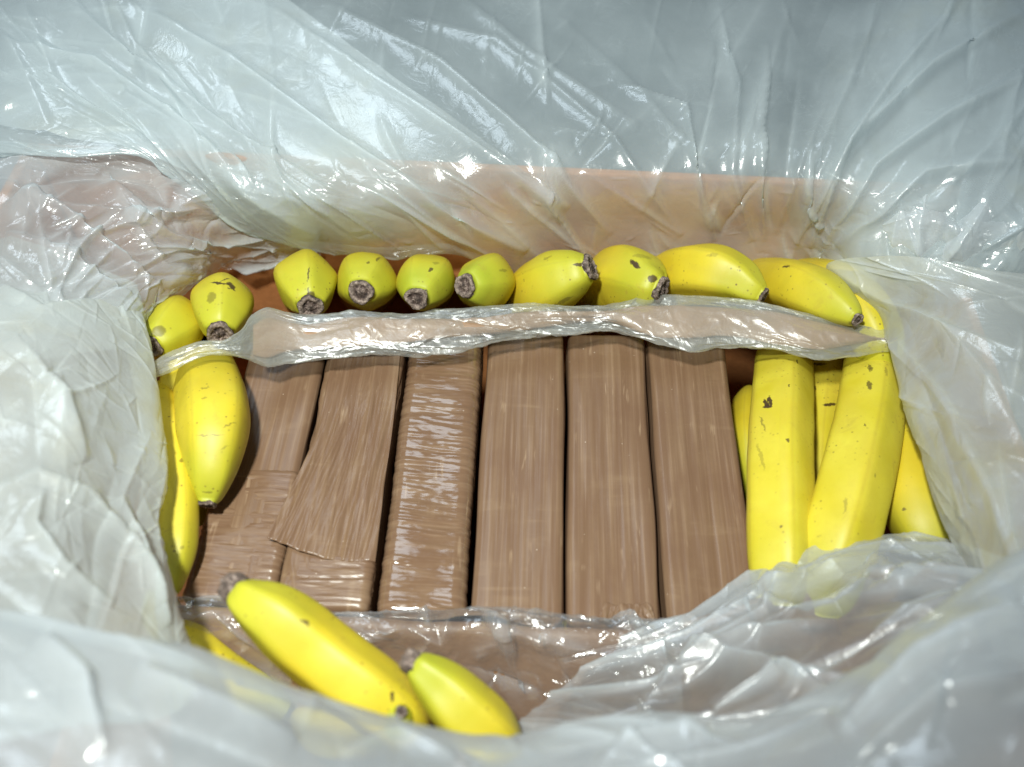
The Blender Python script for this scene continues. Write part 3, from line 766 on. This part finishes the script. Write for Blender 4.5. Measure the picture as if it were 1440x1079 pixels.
# ------------------------------------------------------------------ sheets of film
def sheet(name, rows, mat, parent, org, res=(150, 90), up=3, ex=0.03, ey=0.03, seed=1, creases=(), crum=0.0010, cscale=(60, 60),
          iters=110, attach=0.02, bend=0.10, amp=0.003, freq=3.0, cf=(), edge=(0, 0)):
    na, nb = res
    R = np.array([catmull([cp(c) for c in row], na) for row in rows])          # rows x na x 3
    G = np.stack([catmull(R[:, i], nb, uniform=True) for i in range(na)])      # na x nb
    G0 = G
    G = buckle(G, ex, ey, iters, attach, bend, seed, amp, freq)
    if up > 1: G = resize(G, (na - 1) * up + 1, (nb - 1) * up + 1)
    n = normals(G)
    a2, b2 = G.shape[:2]
    if up > 1: G0 = resize(G0, a2, b2)
    gx, gy, gz = pix(G0.reshape(-1, 3)); gx = gx.reshape(a2, b2); gy = gy.reshape(a2, b2)
    D = np.zeros((a2, b2))
    for line, a_, w_ in creases:
        best = np.full((a2, b2), 1e9); tb = np.zeros((a2, b2)); side = np.zeros((a2, b2))
        ln = np.asarray(line, float); tot = len(ln) - 1
        for k in range(tot):
            p0, p1 = ln[k], ln[k + 1]; v = p1 - p0; l2 = v @ v
            t = np.clip(((gx - p0[0]) * v[0] + (gy - p0[1]) * v[1]) / l2, 0, 1)
            dx = gx - (p0[0] + t * v[0]); dy = gy - (p0[1] + t * v[1])
            q = np.hypot(dx, dy)
            mask = q < best
            best = np.where(mask, q, best); tb = np.where(mask, (k + t) / tot, tb)
            side = np.where(mask, np.sign(v[0] * dy - v[1] * dx), side)
        taper = np.sin(np.clip(tb, 0, 1) * math.pi) ** 0.5
        w1 = np.where(side > 0, w_, w_ * 0.4)
        D += a_ * taper * np.exp(-np.sqrt((best / w1) ** 2 + 0.09))
    Dc = D
    G = G + n * D[:, :, None]
    n = normals(G)
    L1 = np.linalg.norm(np.diff(G[:, b2//2], axis=0), axis=1).sum(); L2 = np.linalg.norm(np.diff(G[a2//2], axis=0), axis=1).sum()
    u, v = np.meshgrid(np.linspace(0, L1, a2), np.linspace(0, L2, b2), indexing='ij')
    fade = np.clip(0.5 + 1.2 * vnoise(u * 14, v * 14, seed + 400), 0.12, 1)
    G = G + n * (crumple(u * cscale[0], v * cscale[1], seed + 200, 5, 0.9) * crum * fade)[:, :, None]
    H = np.zeros((a2, b2))
    for q, (cn, ang, spr, ln, wd, am) in enumerate(cf): H += crease_field(u, v, cn, ang, spr, ln, wd, am, seed + 600 + q)
    G = G + n * H[:, :, None]
    # film lies thicker and whitens along its creases
    dens = np.clip(np.abs(H) / 0.0022, 0, 1) ** 1.3 * 0.6
    if creases:
        Dn = np.abs(Dc) / 0.009
        dens = np.clip(dens + np.clip(Dn, 0, 1) ** 1.6 * 0.8, 0, 1)
    sf = np.linspace(0, 1, a2)[:, None] + 0.10 * vnoise(v * 25, u * 25, seed + 9)
    if edge[0]: dens = dens - 2.2 * np.clip(1 - sf / edge[0], 0, 1)      # single thin layer towards this side
    if edge[1]: dens = dens - 2.2 * np.clip(1 - (1 - sf) / edge[1], 0, 1)
    o = mesh_obj(name, G.reshape(-1, 3), grid_faces(a2, b2), mat, parent, origin=org)
    at = o.data.attributes.new('thickness', 'FLOAT', 'POINT')
    at.data.foreach_set('value', dens.astype(np.float32).ravel())
    return o

lo_ = (0, 0.25, 0.075)
bag = thing('plastic_liner', 'large crumpled milky plastic liner spread open around the bananas and packages', 'plastic bag', lo_)

sheet('back_panel', [
    [(-120, 190, .078), (0, 198, .078), (100, 207, .077), (185, 207, .074), (255, 232, 0, .452), (315, 285, 0, .446), (380, 322, 0, .446), (440, 338, 0, .446), (540, 348, 0, .446), (640, 346, 0, .448), (740, 415, 0, .450), (860, 425, 0, .450), (980, 425, 0, .450), (1080, 420, 0, .450), (1150, 410, 0, .449), (1220, 420, .02), (1330, 430, .02), (1560, 450, .03)],
    [(-120, 205, .085), (0, 212, .085), (100, 219, .085), (190, 217, .08), (250, 250, 0, .438), (310, 300, 0, .432), (380, 335, 0, .430), (440, 350, 0, .430), (540, 359, 0, .432), (640, 356, 0, .436), (740, 385, 0, .445), (860, 395, 0, .446), (980, 395, 0, .446), (1080, 390, 0, .446), (1150, 375, 0, .444), (1220, 380, .045), (1330, 390, .05), (1560, 410, .06)],
    [(-120, 120, .095), (0, 140, .094), (100, 160, .090), (200, 185, .086), (290, 235, .082), (350, 262, .08), (410, 280, .078), (470, 285, .076), (560, 290, .066), (640, 300, .055), (740, 320, .035), (860, 325, .03), (980, 325, .03), (1080, 325, .03), (1150, 318, .04), (1220, 320, .06), (1330, 330, .07), (1560, 340, .08)],
    [(-120, 60, .10), (0, 80, .10), (120, 110, .096), (240, 150, .090), (330, 190, .086), (400, 215, .084), (470, 225, .082), (540, 232, .081), (620, 235, .080), (700, 237, .079), (780, 238, .079), (880, 238, .079), (980, 238, .079), (1080, 240, .080), (1150, 240, .082), (1220, 245, .085), (1330, 255, .09), (1560, 265, .095)],
    [(-140, -20, .11), (0, 0, .11), (140, 30, .108), (300, 80, .10), (420, 105, .098), (560, 115, .095), (700, 120, .093), (850, 120, .092), (1000, 118, .092), (1120, 115, .094), (1220, 110, .10), (1330, 105, .105), (1580, 90, .11)],
    [(-180, -130, .13), (0, -120, .125), (200, -100, .12), (400, -90, .115), (600, -85, .11), (800, -85, .108), (1000, -85, .108), (1200, -90, .112), (1400, -100, .12), (1620, -120, .13)],
], M_film, bag, lo_, res=(300, 150), up=2, ex=0.012, ey=0.006, seed=3, crum=0.0006, cscale=(20, 10), cf=[(110, lambda a, b: 140 - 70 * a, 14, .11, .0040, .0034), (260, lambda a, b: 140 - 70 * a, 25, .04, .0018, .0014), (300, 0, 90, .014, .0014, .0009)], amp=0.004, freq=2.2,
    creases=[([(0, 60), (140, 90), (270, 190), (360, 270), (450, 330)], .012, 16),
             ([(180, 0), (330, 90), (480, 200), (640, 300), (740, 350)], .011, 13),
             ([(380, 10), (520, 110), (680, 215), (800, 290)], .009, 12),
             ([(640, -10), (760, 90), (900, 180)], .006, 12),
             ([(30, 0), (60, 60), (90, 150)], .006, 16),
             ([(0, 30), (40, 110), (70, 180)], .006, 16),
             ([(870, 120), (965, 150), (985, 260), (1005, 340)], .006, 5),
             ([(1080, 60), (1072, 180), (1075, 340)], .006, 5),
             ([(1170, 130), (1130, 220), (1090, 330)], .004, 8),
             ([(1440, 20), (1310, 100), (1190, 215), (1140, 350)], .014, 10),
             ([(1440, 110), (1330, 170), (1230, 240), (1160, 350)], .012, 10),
             ([(1240, 0), (1190, 130), (1140, 240), (1120, 350)], .006, 10),
             ([(1440, 230), (1300, 250), (1180, 350)], .012, 16),
             ([(760, 0), (900, 130), (990, 230), (1060, 340)], .003, 12),
             ([(820, 240), (900, 290), (960, 330)], .003, 6),
             ([(450, 0), (620, 90), (780, 230), (860, 330)], .008, 9),
             ([(90, 0), (200, 90), (330, 190), (480, 280)], .008, 10),
             ([(560, 20), (700, 60), (860, 190), (960, 330)], .005, 7),
             ([(1010, 0), (1040, 120), (1030, 240), (1060, 340)], .005, 6),
             ([(1350, 0), (1260, 110), (1180, 230), (1120, 340)], .010, 8)])

sheet('corner_panel', [
    [(450, 362, 0, .449), (370, 372, 0, .446), (310, 380, 0, .44), (275, 400, .0), (240, 430, .005), (212, 455, .01), (195, 500, .01)],
    [(450, 345, 0, .447), (370, 347, 0, .440), (305, 352, 0, .43), (262, 385, .03), (228, 412, .035), (202, 438, .04), (180, 490, .04)],
    [(430, 290, .045), (320, 285, .05), (235, 305, .055), (165, 345, .06), (130, 395, .065), (110, 445, .068), (95, 500, .07)],
    [(360, 230, .060), (220, 225, .068), (110, 240, .074), (45, 290, .08), (0, 360, .085), (-30, 440, .088), (-50, 520, .09)],
    [(280, 170, .062), (130, 170, .068), (0, 180, .07), (-90, 230, .08), (-140, 320, .085), (-150, 430, .09), (-160, 540, .09)],
], M_crumple, bag, lo_, res=(150, 110), up=3, ex=0.05, ey=0.03, seed=9, crum=0.0020, cscale=(22, 16), cf=[(55, 0, 25, .09, .005, .0045), (110, 10, 40, .035, .0026, .0020), (90, 0, 90, .014, .0015, .0009)], amp=0.004, freq=3,
    creases=[([(0, 255), (90, 300), (160, 350), (230, 410)], .008, 9), ([(60, 290), (170, 300), (290, 350)], .006, 8),
             ([(10, 330), (110, 370), (200, 430)], .008, 12), ([(150, 240), (200, 300), (260, 340)], .005, 8)])

sheet('left_panel', [
    [(165, 410, .015), (180, 500, .02), (190, 560, .02), (195, 620, .02), (200, 680, .02), (190, 740, .02), (205, 810, .02), (225, 900, .03), (240, 960, .03)],
    [(192, 400, .030), (211, 475, .045), (222, 540, .045), (229, 600, .046), (236, 665, .047), (222, 735, .048), (238, 800, .052), (262, 905, .058), (275, 970, .06)],
    [(120, 370, .035), (160, 470, .066), (165, 550, .070), (168, 630, .072), (170, 700, .074), (165, 770, .078), (185, 850, .082), (210, 940, .086), (230, 1010, .09)],
    [(40, 340, .045), (70, 460, .088), (75, 560, .098), (75, 660, .10), (70, 740, .102), (75, 830, .105), (90, 920, .11), (110, 1020, .11)],
    [(-80, 310, .06), (-60, 460, .098), (-60, 600, .105), (-60, 700, .11), (-60, 800, .112), (-60, 900, .115), (-40, 1050, .115)],
    [(-220, 300, .05), (-200, 600, .09), (-200, 800, .10), (-200, 1060, .10)],
], M_left, bag, lo_, res=(170, 110), up=3, ex=0.015, ey=0.012, seed=14, crum=0.0009, cscale=(12, 10), cf=[(220, 60, 50, .035, .0013, .0008), (40, 15, 25, .12, .004, .0016), (120, 30, 60, .03, .0025, .0010)], amp=0.004, freq=2.2,
    creases=[([(-20, 700), (55, 668), (130, 700), (180, 760), (230, 850)], .006, 16), ([(60, 690), (50, 740), (90, 800), (160, 850)], .006, 12),
             ([(0, 400), (60, 440), (120, 430), (190, 430)], .006, 14), ([(20, 470), (90, 560), (120, 650)], .006, 18),
             ([(170, 700), (200, 780), (240, 880)], .006, 9)])

sheet('right_panel', [
    [(1180, 395, .025), (1215, 420, .02), (1265, 460, .02), (1285, 520, .02), (1305, 600, .02), (1335, 690, .02), (1365, 760, .02), (1395, 840, .03), (1420, 930, .04)],
    [(1163, 372, .045), (1195, 397, .046), (1243, 440, .045), (1257, 510, .046), (1282, 600, .048), (1316, 690, .05), (1346, 760, .053), (1376, 830, .058), (1396, 920, .06)],
    [(1205, 362, .066), (1260, 395, .068), (1305, 440, .068), (1320, 520, .07), (1335, 600, .072), (1358, 690, .076), (1385, 760, .08), (1410, 840, .084), (1440, 930, .09)],
    [(1290, 362, .084), (1350, 400, .086), (1390, 450, .088), (1410, 520, .09), (1430, 600, .092), (1450, 690, .096), (1470, 780, .10), (1500, 860, .10), (1530, 950, .10)],
    [(1420, 385, .09), (1500, 420, .092), (1540, 480, .094), (1560, 560, .096), (1580, 640, .10), (1600, 720, .10), (1620, 800, .10), (1660, 970, .10)],
    [(1600, 400, .08), (1700, 500, .08), (1750, 700, .08), (1800, 980, .08)],
], film_material('right_milky_film', 0.60, col=(0.86, 0.90, 0.88), stain=0.6), bag, lo_, res=(160, 90), up=3, ex=0.010, ey=0.010, seed=22, crum=0.0010, cscale=(12, 12), cf=[(40, 20, 40, .09, .005, .0026), (110, 20, 60, .03, .0025, .0009)], amp=0.004, freq=2.0,
    creases=[([(1165, 372), (1250, 420), (1350, 470), (1440, 500)], .008, 16), ([(1260, 480), (1330, 560), (1400, 700), (1430, 800)], .006, 14),
             ([(1300, 420), (1380, 520), (1440, 620)], .005, 16)])

# gathered layers of the liner behind the far panel
sheet('gathered_layer', [
    [(1132, 392, 0, .4485), (1160, 392, .02), (1220, 400, .025), (1330, 412, .03), (1560, 430, .03)],
    [(1112, 320, .034), (1165, 320, .04), (1240, 330, .06), (1340, 340, .07), (1560, 350, .075)],
    [(1105, 240, .074), (1165, 240, .078), (1240, 250, .080), (1340, 260, .085), (1560, 270, .09)],
    [(1130, 110, .086), (1210, 110, .09), (1290, 110, .094), (1400, 110, .098), (1580, 110, .10)],
    [(1190, -30, .10), (1280, -30, .10), (1360, -30, .104), (1450, -30, .108), (1600, -30, .11)],
], M_layer, bag, lo_, res=(120, 110), up=3, ex=0.04, ey=0.01, edge=(0.35, 0), seed=71, crum=0.0016, cscale=(24, 9), cf=[(50, 90, 14, .10, .004, .0040), (120, 90, 30, .03, .002, .0016)], amp=0.003, freq=3)
sheet('gathered_layer', [
    [(-120, 150, .076), (100, 196, .076), (185, 208, .075), (265, 245, .066), (320, 300, .02), (400, 338, .0), (450, 342, .0), (500, 346, 0, .449)],
    [(-120, 60, .08), (100, 90, .08), (240, 130, .08), (330, 190, .075), (400, 235, .07), (460, 270, .066), (520, 295, .045), (580, 318, .02)],
    [(-120, -20, .09), (100, 10, .09), (260, 60, .088), (370, 115, .084), (450, 165, .080), (520, 205, .077), (590, 238, .074), (660, 275, .05)],
    [(-120, -120, .10), (160, -100, .10), (340, -40, .098), (460, 40, .094), (550, 105, .088), (630, 160, .082), (690, 205, .078), (750, 250, .065)],
], M_layer, bag, lo_, res=(150, 90), up=3, ex=0.03, ey=0.02, edge=(0, 0.22), seed=75, crum=0.0014, cscale=(10, 14), cf=[(40, 8, 14, .10, .005, .0040), (100, 10, 30, .04, .0025, .0012)], amp=0.003, freq=3)

# crumpled heap of film over the lower right corner
sheet('corner_panel', [
    [(850, 935, -.01), (940, 895, .0), (1036, 852, .0), (1110, 812, .005), (1190, 785, .01), (1270, 772, .012), (1345, 785, .02), (1440, 815, .03)],
    [(880, 905, .006), (955, 880, .014), (1036, 840, .015), (1110, 802, .019), (1188, 772, .024), (1270, 758, .030), (1345, 766, .038), (1440, 795, .05)],
    [(820, 945, .006), (930, 920, .022), (1030, 875, .032), (1115, 832, .036), (1195, 806, .042), (1280, 800, .048), (1350, 805, .056), (1450, 830, .065)],
    [(770, 985, .010), (890, 970, .030), (1030, 930, .044), (1140, 880, .056), (1230, 850, .066), (1310, 838, .072), (1380, 840, .08), (1480, 850, .09)],
    [(730, 1020, .02), (880, 1020, .045), (1050, 985, .065), (1190, 930, .08), (1290, 890, .09), (1370, 870, .10), (1520, 870, .10)],
    [(700, 1080, .03), (880, 1085, .06), (1080, 1065, .085), (1240, 1010, .10), (1350, 960, .10), (1560, 930, .11)],
], M_heap, bag, lo_, res=(190, 100), up=3, ex=0.004, ey=0.008, seed=31, crum=0.0006, cscale=(12, 9), cf=[(34, -8, 12, .20, .0050, .0052), (60, 5, 35, .07, .0022, .0018), (90, 0, 60, .03, .0012, .0006)], amp=0.005, freq=3.0,
    creases=[([(900, 1000), (980, 930), (1080, 870), (1110, 800)], .010, 12), ([(960, 950), (1060, 900), (1180, 880)], .010, 14),
             ([(1060, 860), (1180, 860), (1240, 800)], .008, 10), ([(1230, 790), (1270, 830), (1330, 800)], .006, 8),
             ([(940, 920), (1080, 940), (1180, 990)], .010, 16), ([(1000, 1000), (1100, 960), (1220, 960)], .010, 14)])

sheet('front_panel', [
    [(-150, 860, .11), (0, 885, .11), (120, 905, .105), (262, 925, .095), (330, 955, .09), (420, 990, .09), (560, 1030, .085), (700, 1060, .08), (770, 1055, .08), (860, 1040, .08), (950, 1035, .08), (1060, 1030, .085), (1180, 985, .09), (1290, 910, .10), (1360, 850, .11), (1450, 790, .11), (1600, 730, .11)],
    [(-150, 835, .135), (0, 868, .132), (120, 890, .128), (262, 907, .120), (330, 932, .116), (420, 966, .112), (560, 1008, .108), (700, 1038, .105), (770, 1032, .105), (860, 1015, .105), (950, 1012, .106), (1060, 1005, .11), (1170, 960, .118), (1280, 884, .128), (1350, 832, .132), (1450, 765, .138), (1600, 700, .14)],
    [(-150, 900, .150), (0, 935, .150), (120, 955, .148), (262, 975, .142), (330, 995, .138), (420, 1020, .134), (560, 1055, .128), (700, 1085, .124), (770, 1080, .122), (860, 1070, .122), (950, 1068, .124), (1060, 1060, .13), (1170, 1020, .14), (1290, 950, .148), (1380, 900, .152), (1480, 840, .156), (1620, 780, .16)],
    [(-150, 1010, .160), (0, 1030, .160), (150, 1050, .158), (300, 1070, .152), (450, 1100, .146), (600, 1130, .14), (750, 1150, .136), (900, 1140, .136), (1050, 1130, .14), (1180, 1090, .15), (1300, 1040, .158), (1400, 990, .162), (1500, 940, .166), (1640, 900, .17)],
    [(-150, 1150, .155), (0, 1160, .155), (200, 1180, .155), (400, 1200, .15), (600, 1230, .145), (800, 1240, .14), (1000, 1230, .14), (1200, 1190, .15), (1400, 1130, .16), (1650, 1080, .17)],
    [(-150, 1260, .12), (200, 1290, .12), (600, 1330, .11), (1000, 1330, .11), (1400, 1270, .12), (1660, 1240, .13)],
], M_front, bag, lo_, res=(260, 80), up=2, ex=0.02, ey=0.015, seed=44, crum=0.0006, cscale=(10, 10), cf=[(34, 20, 30, .08, .004, .0032), (90, 70, 40, .03, .0022, .0014)], amp=0.005, freq=2.4,
    creases=[([(200, 940), (300, 990), (420, 1040)], .006, 16), ([(60, 900), (120, 960), (150, 1060)], .008, 18), ([(1440, 850), (1300, 930), (1180, 1040)], .010, 18),
             ([(840, 1080), (900, 1040), (1000, 1030)], .008, 14), ([(1440, 960), (1330, 980), (1200, 1079)], .008, 18), ([(480, 1060), (560, 1030), (640, 1070)], .006, 12)])

# ------------------------------------------------------------------ near flap of cardboard and its clear film
fo_ = P(600, 900, 0.0)
flap = thing('cardboard_flap', 'brown cardboard flap under crinkled clear film at the near ends of the packages', 'cardboard', fo_)
na, nb = 200, 60
topc = [(235, 868, .003), (330, 872, .003), (520, 886, .003), (700, 894, .003), (860, 902, .003), (960, 892, .006), (1060, 860, .006), (1150, 835, .01), (1250, 812, .016), (1345, 808, .02)]
a = catmull([cp(c) for c in topc], na)
b = a + np.array([0, -0.062, -0.088])
c_ = b + np.array([0, -0.015, -0.10])
R3 = np.stack([a + np.array([0, 0.004, -0.004]), a, (a * 0.65 + b * 0.35) + np.array([0, 0, .004]), b, c_])
G = np.stack([catmull(R3[:, i], nb, uniform=True) for i in range(na)])
u, v = np.meshgrid(np.arange(na) / 14.0, np.arange(nb) / 10.0, indexing='ij')
G[:, :, 2] += vnoise(u, v, 8) * 0.0022 + crumple(u, v * 0.6, 18, 2) * 0.0010
o = mesh_obj('board', G.reshape(-1, 3), grid_faces(na, nb), M_board, flap, origin=fo_)
md = o.modifiers.new('s', 'SOLIDIFY'); md.thickness = 0.003; md.offset = -1

sheet('film_cover', [
    [(225, 848, -.004), (330, 850, -.004), (430, 862, -.004), (520, 874, -.004), (600, 866, -.004), (680, 862, -.004), (760, 870, -.004), (840, 878, -.004), (960, 884, .0)],
    [(225, 846, .007), (330, 848, .007), (430, 860, .007), (520, 867, .009), (600, 862, .012), (680, 853, .013), (760, 859, .012), (840, 868, .011), (960, 872, .013)],
    [(225, 866, .012), (330, 872, .012), (430, 882, .011), (520, 890, .015), (600, 892, .017), (680, 884, .018), (760, 892, .016), (840, 896, .015), (960, 896, .017)],
    [(225, 905, .000), (330, 915, -.001), (430, 922, -.002), (520, 930, -.003), (600, 935, -.003), (680, 940, -.003), (760, 945, -.002), (840, 948, .004), (960, 940, .02)],
    [(225, 965, -.022), (330, 970, -.025), (430, 975, -.026), (520, 985, -.026), (600, 990, -.026), (680, 1000, -.026), (760, 1005, -.020), (840, 1000, -.010), (960, 990, .02)],
    [(225, 1060, -.05), (400, 1070, -.055), (600, 1080, -.055), (760, 1080, -.05), (960, 1060, .0)],
], M_clear, flap, fo_, res=(220, 80), up=3, ex=0.06, ey=0.04, seed=55, crum=0.0016, cscale=(24, 20), cf=[(90, 30, 50, .04, .003, .0035), (250, 0, 90, .015, .0014, .0014)], amp=0.004, freq=4,
    creases=[([(560, 880), (620, 900), (640, 860)], .006, 8), ([(700, 860), (720, 930), (740, 980)], .004, 7), ([(770, 980), (840, 940), (900, 930)], .006, 8),
             ([(680, 870), (760, 900), (800, 870)], .005, 7)])
